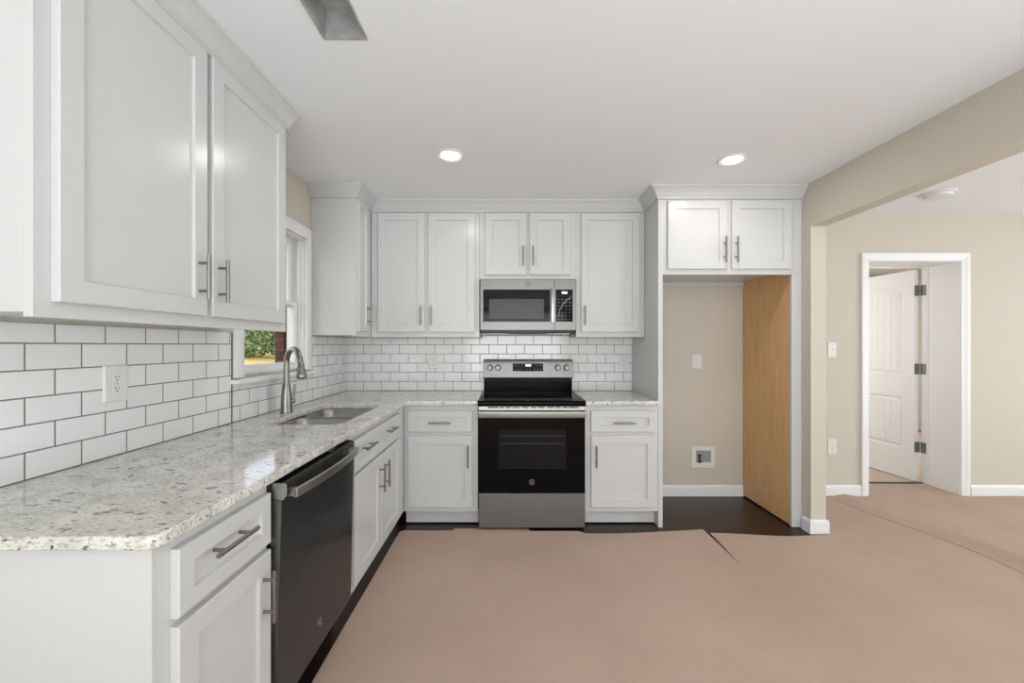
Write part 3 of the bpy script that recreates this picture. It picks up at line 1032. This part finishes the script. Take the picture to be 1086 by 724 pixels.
# ------------------------------------------------------------------ range
RX0, RX1 = -0.2185, 0.5385
RC = (RX0 + RX1) / 2
t = thing('range', (RC, 3.15, 0), 'freestanding stainless and black electric range with glass cooktop', 'range')
MB().box(RX0 + 0.004, RX1 - 0.004, 2.882, 3.485, 0.03, 0.897).build('body', M_black, t)
for x in (RX0 + 0.05, RX1 - 0.05):
    for y in (2.95, 3.43):
        MB().lathe([(0.018, 0.0005), (0.018, 0.008), (0.008, 0.009), (0.008, 0.032)], (x, y, 0), 'z', 14).build('leveling_foot', M_black, t)
b = MB()                                     # cooktop: thick black front lip, glass field
prof = [(2.832, 0.878), (2.828, 0.884), (2.828, 0.908), (2.834, 0.917), (2.845, 0.919), (3.42, 0.919), (3.42, 0.897), (2.86, 0.897), (2.86, 0.878)]
b.prism(prof, lambda u, v, w: Vector((w, u, v)), RX0 - 0.001, RX1 + 0.001)
ck = b.build('cooktop', M_cooktop, t, bevel=0.0015)
for (cx, cy, rr) in ((RC - 0.19, 3.03, 0.115), (RC + 0.19, 3.03, 0.095), (RC - 0.19, 3.28, 0.08), (RC + 0.19, 3.28, 0.10), (RC, 3.27, 0.06)):
    MB().lathe([(rr - 0.0015, 0), (rr - 0.0015, 0.0004), (rr, 0.0004), (rr, 0)], (cx, cy, 0.9192), 'z', 48, False, False).build('burner_ring', M_slot, ck)
for x0, x1 in ((RX0 - 0.0005, RX0 + 0.006), (RX1 - 0.006, RX1 + 0.0005)):
    MB().box(x0, x1, 2.86, 3.42, 0.9185, 0.9215).build('side_rail', M_steel, ck)
b = MB()                                     # backguard, black riser then steel head
b.prism([(3.425, 0.897), (3.420, 1.055), (3.485, 1.055), (3.485, 0.897)], lambda u, v, w: Vector((w, u, v)), RX0 + 0.004, RX1 - 0.004)
bg_ = b.build('riser', M_cooktop, t, bevel=0.002)
BYF = lambda z: 3.392 + (z - 1.036) * 0.10
b = MB()
b.prism([(3.404, 1.028), (BYF(1.040), 1.036), (BYF(1.15), 1.150), (BYF(1.178), 1.178), (3.412, 1.187), (3.485, 1.187), (3.485, 1.028)], lambda u, v, w: Vector((w, u, v)), RX0, RX1)
head = b.build('backguard', M_panelsteel, t, bevel=0.003)
def BG(u, v, w):
    return Vector((u, BYF(v) - w, v))
b = MB()
b.loops([rect(BG, 0.0305, 0.2865, 1.090, 1.154, 0, -0.004), rect(BG, 0.0305, 0.2865, 1.090, 1.154, 0, 0.0015), rect(BG, 0.0305, 0.2865, 1.090, 1.154, 0.001, 0.002)])
pn = b.build('control_panel', M_glassblack, t)
MB().loops([rect(BG, 0.138, 0.184, 1.131, 1.147, 0, 0.0015), rect(BG, 0.138, 0.184, 1.131, 1.147, 0, 0.0026)]).build('clock_display', M_screen, pn)
def key(u, v, z0, z1, fn, w, h, parent):
    MB().loops([rect(fn, u - w, u + w, v - h, v + h, 0, z0), rect(fn, u - w, u + w, v - h, v + h, 0, z1)]).build('key', M_legend, parent)
for i, u in enumerate((0.048, 0.072, 0.100, 0.213, 0.240, 0.265)):
    for v in (1.106, 1.136):
        if v > 1.12 and i in (2, 3):
            continue
        key(u, v, 0.0018, 0.0025, BG, 0.006, 0.002, pn)
for u in (0.145, 0.176):
    key(u, 1.106, 0.0018, 0.0025, BG, 0.006, 0.002, pn)
for kx in (-0.162, -0.093, 0.411, 0.485):
    y = BYF(1.122)
    b = MB()
    b.lathe([(0.0215, -0.005), (0.0205, -0.024), (0.0185, -0.027), (0.0, -0.027)], (kx, y, 1.120), 'y', 28, True, False)
    b.box(kx - 0.004, kx + 0.004, y - 0.034, y - 0.026, 1.101, 1.139)
    kn = b.build('knob', M_panelsteel, t, smooth=True, angle=30)
    b = MB()
    b.lathe([(0.0265, 0.0), (0.0265, -0.004), (0.0245, -0.006)], (kx, y, 1.120), 'y', 28)
    b.build('bezel', M_black, kn, smooth=True)
# trim under the cooktop with vent slots
b = MB()
b.box(RX0 + 0.002, RX1 - 0.002, 2.842, 2.886, 0.848, 0.8775)
vt = b.build('vent_trim', M_steel, t, bevel=0.002)
for u0, u1 in ((-0.150, -0.075), (-0.068, -0.036), (-0.026, 0.014), (0.024, 0.074), (0.087, 0.138), (0.150, 0.192), (0.203, 0.250), (0.268, 0.316), (0.325, 0.366), (0.376, 0.410), (0.418, 0.488)):
    MB().box(u0, u1, 2.8412, 2.8422, 0.865, 0.874).build('vent_slot', M_slot, vt)
# oven door, black glass with window; broad flat steel handle across its head
b = MB()
dz0, dz1 = 0.269, 0.846
b.loops([rect(BACK(2.880), RX0 + 0.003, RX1 - 0.003, dz0, dz1, 0, 0), rect(BACK(2.880), RX0 + 0.003, RX1 - 0.003, dz0, dz1, 0, 0.037), rect(BACK(2.880), RX0 + 0.003, RX1 - 0.003, dz0, dz1, 0.003, 0.040), rect(BACK(2.880), RX0 + 0.137, RX1 - 0.130, 0.440, 0.718, 0.0, 0.040), rect(BACK(2.880), RX0 + 0.137, RX1 - 0.130, 0.440, 0.718, 0.004, 0.0385)])
od = b.build('oven_door', M_glassblack, t)
MB().loops([rect(BACK(2.880), RX0 + 0.141, RX1 - 0.134, 0.444, 0.714, 0, 0.0386), rect(BACK(2.880), RX0 + 0.141, RX1 - 0.134, 0.444, 0.714, 0, 0.0392)]).build('window', M_ovenwin, od)
for z in (0.615, 0.668):
    MB().tube([(RX0 + 0.16, 2.8408, z), (RX1 - 0.15, 2.8408, z)], 0.0008, 6).build('rack_wire', M_legend, od)
b = MB()
rings = []
n = 20
for i in range(n + 1):
    s = i / n
    x = RX0 + 0.002 + (RX1 - RX0 - 0.004) * s
    yo = 2.812 - 0.006 * math.sin(PI * s)
    rings.append([Vector((x, yo + 0.012, 0.803)), Vector((x, yo + 0.002, 0.801)), Vector((x, yo, 0.806)), Vector((x, yo, 0.842)), Vector((x, yo + 0.003, 0.847)), Vector((x, yo + 0.012, 0.845))])
b.loops(rings)
for x in (RX0 + 0.03, RX1 - 0.03):
    b.box(x - 0.014, x + 0.014, 2.820, 2.8405, 0.810, 0.838)
b.build('handle', M_steel, od, smooth=True, angle=30)
emblem(od, lambda a, c, w: BACK(2.8396)(RC + a, 0.344 + c, w), 0.018)
b = MB()
b.loops([rect(BACK(2.880), RX0 + 0.003, RX1 - 0.003, 0.019, 0.262, 0, 0), rect(BACK(2.880), RX0 + 0.003, RX1 - 0.003, 0.019, 0.262, 0, 0.036), rect(BACK(2.880), RX0 + 0.003, RX1 - 0.003, 0.019, 0.262, 0.004, 0.040)])
b.build('storage_drawer', M_drawersteel, t)

# ------------------------------------------------------------------ microwave
MX0, MX1 = -0.226, 0.522
MZ0, MZ1 = 1.424, 1.8215
t = thing('microwave', ((MX0 + MX1) / 2, 3.3, MZ0), 'stainless over-the-range microwave mounted between the wall cabinets', 'microwave')
YM = 3.130
MB().box(MX0 + 0.003, MX1 - 0.003, YM + 0.036, 3.488, MZ0 - 0.012, MZ1).build('body', M_black, t, bevel=0.002)
b = MB()
b.box(MX0 + 0.02, MX1 - 0.02, YM + 0.05, 3.46, MZ0 - 0.022, MZ0 - 0.0125)
b.build('bottom_grille', M_black, t, bevel=0.003)
for x in (MX0 + 0.13, MX1 - 0.13):
    MB().box(x - 0.085, x + 0.085, YM + 0.07, YM + 0.17, MZ0 - 0.0245, MZ0 - 0.0222).build('grease_filter', M_steel, t)
fn = BACK(YM + 0.036)
MS = 0.352                                   # seam between door and control side
b = MB()
W0, W1, Z0_, Z1_ = -0.203, 0.318, 1.491, 1.742
R = lambda a, c, e, f, w: [fn(a, e, w), fn(c, e, w), fn(c, f, w), fn(a, f, w)]
b.loops([R(MX0, MS, MZ0, MZ1, 0), R(MX0, MS, MZ0, MZ1, 0.033), R(MX0 + 0.003, MS - 0.001, MZ0 + 0.003, MZ1 - 0.003, 0.036), R(W0, W1, Z0_, Z1_, 0.036), R(W0 + 0.001, W1 - 0.001, Z0_ + 0.001, Z1_ - 0.001, 0.034)])
md = b.build('door', M_panelsteel, t)
MB().loops([R(W0 + 0.001, W1 - 0.001, Z0_ + 0.001, Z1_ - 0.001, 0.0335), R(W0 + 0.001, W1 - 0.001, Z0_ + 0.001, Z1_ - 0.001, 0.0365)]).build('glass', M_glassblack, md)
MB().loops([R(-0.155, 0.270, 1.514, 1.668, 0.036), R(-0.155, 0.270, 1.514, 1.668, 0.0370)]).build('window', M_mwwin, md)
b = MB()
rings = []
n = 14
for i in range(n + 1):
    s = i / n
    z = 1.488 + (1.752 - 1.488) * s
    w = 0.050 + 0.012 * math.sin(PI * s)
    rings.append([fn(0.322, z, w), fn(0.324, z, w + 0.009), fn(0.338, z, w + 0.012), fn(0.352, z, w + 0.009), fn(0.354, z, w)])
b.loops(rings)
for z in (1.50, 1.74):
    b.box(0.328, 0.348, YM - 0.020, YM + 0.002, z - 0.010, z + 0.010)
b.build('handle', M_steel, md, smooth=True, angle=30)
emblem(md, lambda a, c, w: BACK(YM - 0.0002)(RC - 0.012 + a, 1.7815 + c, w), 0.021, M_steel)
b = MB()
P0, P1, Q0, Q1 = 0.362, 0.494, 1.491, 1.742
b.loops([R(MS + 0.0015, MX1, MZ0, MZ1, 0), R(MS + 0.0015, MX1, MZ0, MZ1, 0.033), R(MS + 0.0025, MX1 - 0.003, MZ0 + 0.003, MZ1 - 0.003, 0.036), R(P0, P1, Q0, Q1, 0.036), R(P0 + 0.001, P1 - 0.001, Q0 + 0.001, Q1 - 0.001, 0.034)])
ms = b.build('control_side', M_panelsteel, t)
MB().loops([R(P0 + 0.001, P1 - 0.001, Q0 + 0.001, Q1 - 0.001, 0.0335), R(P0 + 0.001, P1 - 0.001, Q0 + 0.001, Q1 - 0.001, 0.0365)]).build('keypad', M_glassblack, ms)
MB().loops([R(0.410, 0.450, 1.709, 1.725, 0.036), R(0.410, 0.450, 1.709, 1.725, 0.0372)]).build('clock_display', M_screen, ms)
for i in range(4):
    for j in range(7):
        u = 0.384 + 0.029 * i
        v = 1.512 + 0.0255 * j
        w_ = 0.007 if j > 3 else 0.0045
        key(u, v, 0.0363, 0.0369, fn, w_, 0.0022, ms)
b = MB()                                     # white line stands in for the reflection along the clear keypad film
b.tube([fn(0.382, 1.52, 0.0370), fn(0.395, 1.59, 0.0374), fn(0.428, 1.640, 0.0380), fn(0.486, 1.690, 0.0372)], [0.0006, 0.0012, 0.0016, 0.0007], 6)
b.build('film_crease_glint', M_plastic, ms)

# ------------------------------------------------------------------ electrical plates
def plate(name, fn, u, v, w, h, kind, label, cat, group=None):
    t = thing(name, fn(u, v, 0), label, cat, group)
    b = MB()
    R = lambda a, e: rect(fn, u - w / 2, u + w / 2, v - h / 2, v + h / 2, a, e)
    b.loops([R(0, 0.0), R(0, 0.003), R(0.004, 0.006)])
    b.build('cover_plate', M_plastic, t)
    if kind == 'duplex':
        for s in (-0.0195, 0.0195):
            b = MB()
            pts = []
            for k in range(20):
                a = 2 * PI * k / 20
                pts.append((u + 0.0165 * max(-0.85, min(0.85, math.cos(a) * 1.15)) , v + s + 0.0142 * math.sin(a)))
            b.prism(pts, fn, 0.0058, 0.0078)
            r_ = b.build('receptacle', M_plastic, t)
            b = MB()
            for du, hh in ((-0.0062, 0.0042), (0.0062, 0.0034)):
                b.loops([rect(fn, u + du - 0.0011, u + du + 0.0011, v + s + 0.0035 - hh, v + s + 0.0035 + hh, 0, 0.0077), rect(fn, u + du - 0.0011, u + du + 0.0011, v + s + 0.0035 - hh, v + s + 0.0035 + hh, 0, 0.0081)])
            pts = [(u + 0.0026 * math.cos(2 * PI * k / 12), v + s - 0.0075 + 0.0026 * math.sin(2 * PI * k / 12)) for k in range(12)]
            b.prism(pts, fn, 0.0077, 0.0081)
            b.build('slots', M_slot, r_)
    elif kind == 'switch':
        b = MB()
        b.loops([rect(fn, u - 0.0055, u + 0.0055, v - 0.012, v + 0.012, 0, 0.0058), rect(fn, u - 0.0055, u + 0.0055, v - 0.012, v + 0.012, 0, 0.0072)])
        b.loops([[fn(u - 0.004, v - 0.004, 0.007), fn(u + 0.004, v - 0.004, 0.007), fn(u + 0.004, v + 0.006, 0.007), fn(u - 0.004, v + 0.006, 0.007)], [fn(u - 0.003, v + 0.006, 0.016), fn(u + 0.003, v + 0.006, 0.016), fn(u + 0.003, v + 0.011, 0.016), fn(u - 0.003, v + 0.011, 0.016)]])
        b.build('toggle', M_plastic, t)
    elif kind == 'decora':
        MB().loops([rect(fn, u - 0.0165, u + 0.0165, v - 0.033, v + 0.033, 0, 0.0058), rect(fn, u - 0.0165, u + 0.0165, v - 0.033, v + 0.033, 0.001, 0.0078)]).build('rocker', M_plastic, t)
    b = MB()
    for s in ((-0.045, 0.045) if kind != 'duplex' else (0.0,)):
        pts = [(u + 0.0022 * math.cos(2 * PI * k / 10), v + s + 0.0022 * math.sin(2 * PI * k / 10)) for k in range(10)]
        b.prism(pts, fn, 0.0058, 0.0072)
    b.build('screw', M_nickel, t)
fl, fb, fw = LEFT(-1.4047), BACK(3.4937), BACK(YB - 0.0003)
plate('wall_outlet', fl, 1.435, 1.172, 0.088, 0.130, 'duplex', 'white duplex outlet on the left tile wall under the large wall cabinet', 'outlet', 'electrical outlets')
plate('light_switch', fl, 3.320, 1.172, 0.072, 0.116, 'decora', 'white rocker switch plate on the left tile beside the back corner', 'switch')
plate('wall_outlet', fb, -0.655, 1.164, 0.083, 0.122, 'duplex', 'white duplex outlet on the back tile left of the range', 'outlet', 'electrical outlets')
plate('wall_outlet', fb, 0.991, 1.162, 0.083, 0.120, 'duplex', 'white duplex outlet on the back tile right of the range', 'outlet', 'electrical outlets')
plate('wall_outlet', fw, 1.632, 1.168, 0.083, 0.126, 'duplex', 'white duplex outlet on the beige wall inside the refrigerator bay', 'outlet', 'electrical outlets')
plate('light_switch', fw, 2.806, 1.269, 0.076, 0.130, 'switch', 'white toggle switch on the hall wall left of the open door', 'switch')
plate('wall_outlet', fw, 2.806, 0.427, 0.076, 0.130, 'duplex', 'white duplex outlet low on the hall wall below the toggle switch', 'outlet', 'electrical outlets')

t = thing('water_supply_box', (1.685, YB, 0.34), 'white recessed water supply box low in the refrigerator bay', 'supply box')
b = MB()
u0, u1, v0, v1 = 1.583, 1.789, 0.243, 0.430
R = lambda a, e: rect(fw, u0, u1, v0, v1, a, e)
Ri = lambda a, e: [fw(1.622 + a, 0.289 + a, e), fw(1.754 - a, 0.289 + a, e), fw(1.754 - a, 0.394 - a, e), fw(1.622 + a, 0.394 - a, e)]
b.loops([R(0, 0), R(0, 0.006), R(0.004, 0.009), Ri(-0.004, 0.009), Ri(0, 0.0075), Ri(0.002, 0.001)])
b.build('box_frame', M_plastic, t)
b = MB()
b.loops([Ri(0.003, 0.0012), Ri(0.003, 0.0018)])
b.build('recess', mat('grey_plastic', rgb(150, 149, 147), 0.5), t)
b = MB()
b.tube([fw(1.652, 0.292, 0.010), fw(1.652, 0.335, 0.010), fw(1.652, 0.352, 0.010)], [0.008, 0.007, 0.010], 12)
b.tube([fw(1.636, 0.300, 0.010), fw(1.668, 0.300, 0.010)], 0.006, 10)
b.tube([fw(1.640, 0.358, 0.012), fw(1.664, 0.358, 0.012)], 0.005, 10)
b.build('valve', M_slot, t, smooth=True)

# ------------------------------------------------------------------ ceiling fittings
def downlight(x, y, label):
    t = thing('ceiling_light', (x, y, H), label, 'ceiling light', 'round ceiling lights')
    b = MB()
    b.lathe([(0.082, -0.0004), (0.081, -0.005), (0.072, -0.010), (0.058, -0.007), (0.056, -0.0045)], (x, y, H), 'z', 40, True, False)
    b.build('trim_ring', M_plastic, t, smooth=True)
    b = MB()
    b.lathe([(0.0555, -0.0045), (0.0555, -0.0060), (0.0, -0.0068)], (x, y, H), 'z', 40, True, False)
    b.build('diffuser', M_lamp, t, smooth=True)
    d = bpy.data.lights.new('ceiling_light_glow', 'AREA')
    d.shape = 'DISK'
    d.size = 0.11
    d.energy = 3.0
    d.color = (1.0, 0.955, 0.90)
    l = bpy.data.objects.new('lamp', d)
    l.location = (0, 0, -0.0085)
    l.parent = t
    C.objects.link(l)
downlight(-0.350, 2.395, 'round lit ceiling light left, in front of the two-door back wall cabinet')
downlight(1.358, 2.450, 'round lit ceiling light right, in front of the refrigerator cabinet')

t = thing('duct_opening', ((VX0 + VX1) / 2, (VY0 + VY1) / 2, H), 'open rectangular metal duct boot in the kitchen ceiling', 'ceiling vent')
b = MB()
q = 0.0015
for (x0, x1, y0, y1) in ((VX0 + q, VX0 + 2 * q, VY0 + q, VY1 - q), (VX1 - 2 * q, VX1 - q, VY0 + q, VY1 - q), (VX0 + q, VX1 - q, VY0 + q, VY0 + 2 * q), (VX0 + q, VX1 - q, VY1 - 2 * q, VY1 - q)):
    b.box(x0, x1, y0, y1, H - 0.004, H + 0.10)
b.box(VX0 + q, VX1 - q, VY0 + q, VY1 - q, H + 0.10, H + 0.102)
b.build('boot', M_galv, t)
b = MB()
for (x0, x1, y0, y1) in ((VX0 - 0.010, VX0 + 0.001, VY0, VY1 + 0.010), (VX1 - 0.001, VX1 + 0.004, VY0, VY1 + 0.010), (VX0 + 0.001, VX1 - 0.001, VY1 - 0.001, VY1 + 0.010)):
    b.box(x0, x1, y0, y1, H - 0.005, H - 0.0005)
b.build('flange', M_galv, t, bevel=0.001)

t = thing('smoke_detector', (3.186, 2.99, H), 'round white smoke detector on the hall ceiling', 'smoke detector')
b = MB()
b.lathe([(0.098, -0.0004), (0.098, -0.010), (0.092, -0.014)], (3.186, 2.99, H), 'z', 40)
b.build('base', M_plastic, t, smooth=True)
b = MB()
b.lathe([(0.080, -0.0145), (0.080, -0.022), (0.074, -0.032), (0.060, -0.036), (0.0, -0.037)], (3.186, 2.99, H), 'z', 40, True, False)
b.build('cover', M_plastic, t, smooth=True)

# ------------------------------------------------------------------ builder's paper on the floor
def sheet(fx0, fx1, y0, fyb, z, label, nx=26, ny=60, seed=0, lift=None):
    """fx0(y), fx1(y): side edges; fyb(x): far edge"""
    b = MB()
    g = []
    for j in range(ny + 1):
        row = []
        for i in range(nx + 1):
            s = i / nx
            tq = j / ny
            yy = y0 + (3.0 - y0) * tq
            xx = fx0(yy) + (fx1(yy) - fx0(yy)) * s
            ye = fyb(xx)
            yy = y0 + (ye - y0) * tq
            xx = fx0(yy) + (fx1(yy) - fx0(yy)) * s
            zz = z + 0.0020 * (noise.noise(Vector((xx * 2.2, yy * 1.4, 0))) + 0.6)
            if lift:
                zz += lift(xx, yy)
            row.append(b.bm.verts.new((xx, yy, zz)))
        g.append(row)
    for j in range(ny):
        for i in range(nx):
            b.face([g[j][i], g[j][i + 1], g[j + 1][i + 1], g[j + 1][i]])
    rim = [g[0][i] for i in range(nx + 1)] + [g[j][nx] for j in range(1, ny + 1)] + [g[ny][i] for i in range(nx - 1, -1, -1)] + [g[j][0] for j in range(ny - 1, 0, -1)]
    low = [b.bm.verts.new((v.co.x, v.co.y, max(0.0008, v.co.z - z + 0.0012))) for v in rim]
    for i in range(len(rim)):                       # torn edge: the sheet's own thickness
        j = (i + 1) % len(rim)
        b.face([rim[j], rim[i], low[i], low[j]])
    o = b.build('floor_paper', M_paper, smooth=True, angle=40)
    return tag(o, label, 'floor paper', 'brown floor paper sheets')
nz = lambda x, k, a: a * noise.noise(Vector((x * k, 3.1, 0.4)))
def smooth(a, c, x):
    s = min(1, max(0, (x - a) / (c - a)))
    return s * s * (3 - 2 * s)
sheet(lambda y: -0.766 + nz(y, 1.5, 0.006), lambda y: 0.150, -5.5, lambda x: 2.838 + nz(x, 5, 0.006) - 0.02 * smooth(-0.74, -0.766, x), 0.0036, 'brown floor paper sheet lying along the left cabinets', seed=1)
sheet(lambda y: 0.140, lambda y: 1.372 - 0.006 * smooth(2.3, 2.8, y), -5.5, lambda x: 2.826 - 0.035 * smooth(0.50, 0.515, x) + 0.045 * smooth(0.7, 1.36, x), 0.0043, 'brown floor paper sheet in front of the range and right base cabinet', nx=60, seed=2, lift=lambda x, y: 0.006 * smooth(1.2, 1.37, x) * smooth(2.2, 2.8, y))
sheet(lambda y: 1.368 + 0.028 * smooth(2.2, 2.83, y), lambda y: 3.02 - 0.19 * smooth(2.5, 3.35, y) + nz(y, 2, 0.02),
      -5.5, lambda x: (2.80 - 0.045 * smooth(1.4, 1.9, x) + 0.014 * smooth(1.9, 2.1, x)) if x < 2.224 else 2.772 + 0.71 * smooth(2.224, 2.232, x), 0.0028, 'brown floor paper sheet running from the refrigerator bay past the wall end', nx=110, ny=80, seed=3,
      lift=lambda x, y: 0.010 * math.exp(-((y - 0.55 * (x - 2.2) - 2.1) / 0.05) ** 2) * smooth(2.2, 2.5, x) * smooth(2.8, 2.6, x) * 0.5)
sheet(lambda y: 2.94 - 0.18 * smooth(2.5, 3.35, y) + nz(y, 2, 0.02), lambda y: 6.2, -5.5, lambda x: 3.480, 0.0066, 'brown floor paper sheet across the hall with a lifted left edge', nx=70, ny=90, seed=4,
      lift=lambda x, y: 0.042 * math.exp(-((x - (3.08 - 0.19 * smooth(2.5, 3.35, y))) / 0.06) ** 2) * (0.45 + 0.55 * smooth(3.2, 2.2, y)) - 0.0026 * smooth(3.1, 3.45, y))
b = MB()
b.box(-0.392, 0.139, 2.80, 2.872, 0.0005, 0.0022)
tag(b.build('floor_paper', M_paper), 'small paper strip poking out under the range front', 'floor paper', 'brown floor paper sheets')
b = MB()
b.box(DO0 + 0.004, DO1 - 0.004, 3.47, 3.80, 0.0030, 0.0042)
tag(b.build('floor_paper', M_paper), 'brown floor paper strip lying inside the doorway', 'floor paper', 'brown floor paper sheets')
b = MB()
b.box(2.1, 6.2, 3.845, 6.38, 0.002, 0.0035)
tag(b.build('floor_paper', mat('pale_paper', rgb(204, 186, 170), 0.75, spec=0.2)), 'pale floor paper in the room beyond the open door', 'floor paper', 'brown floor paper sheets')
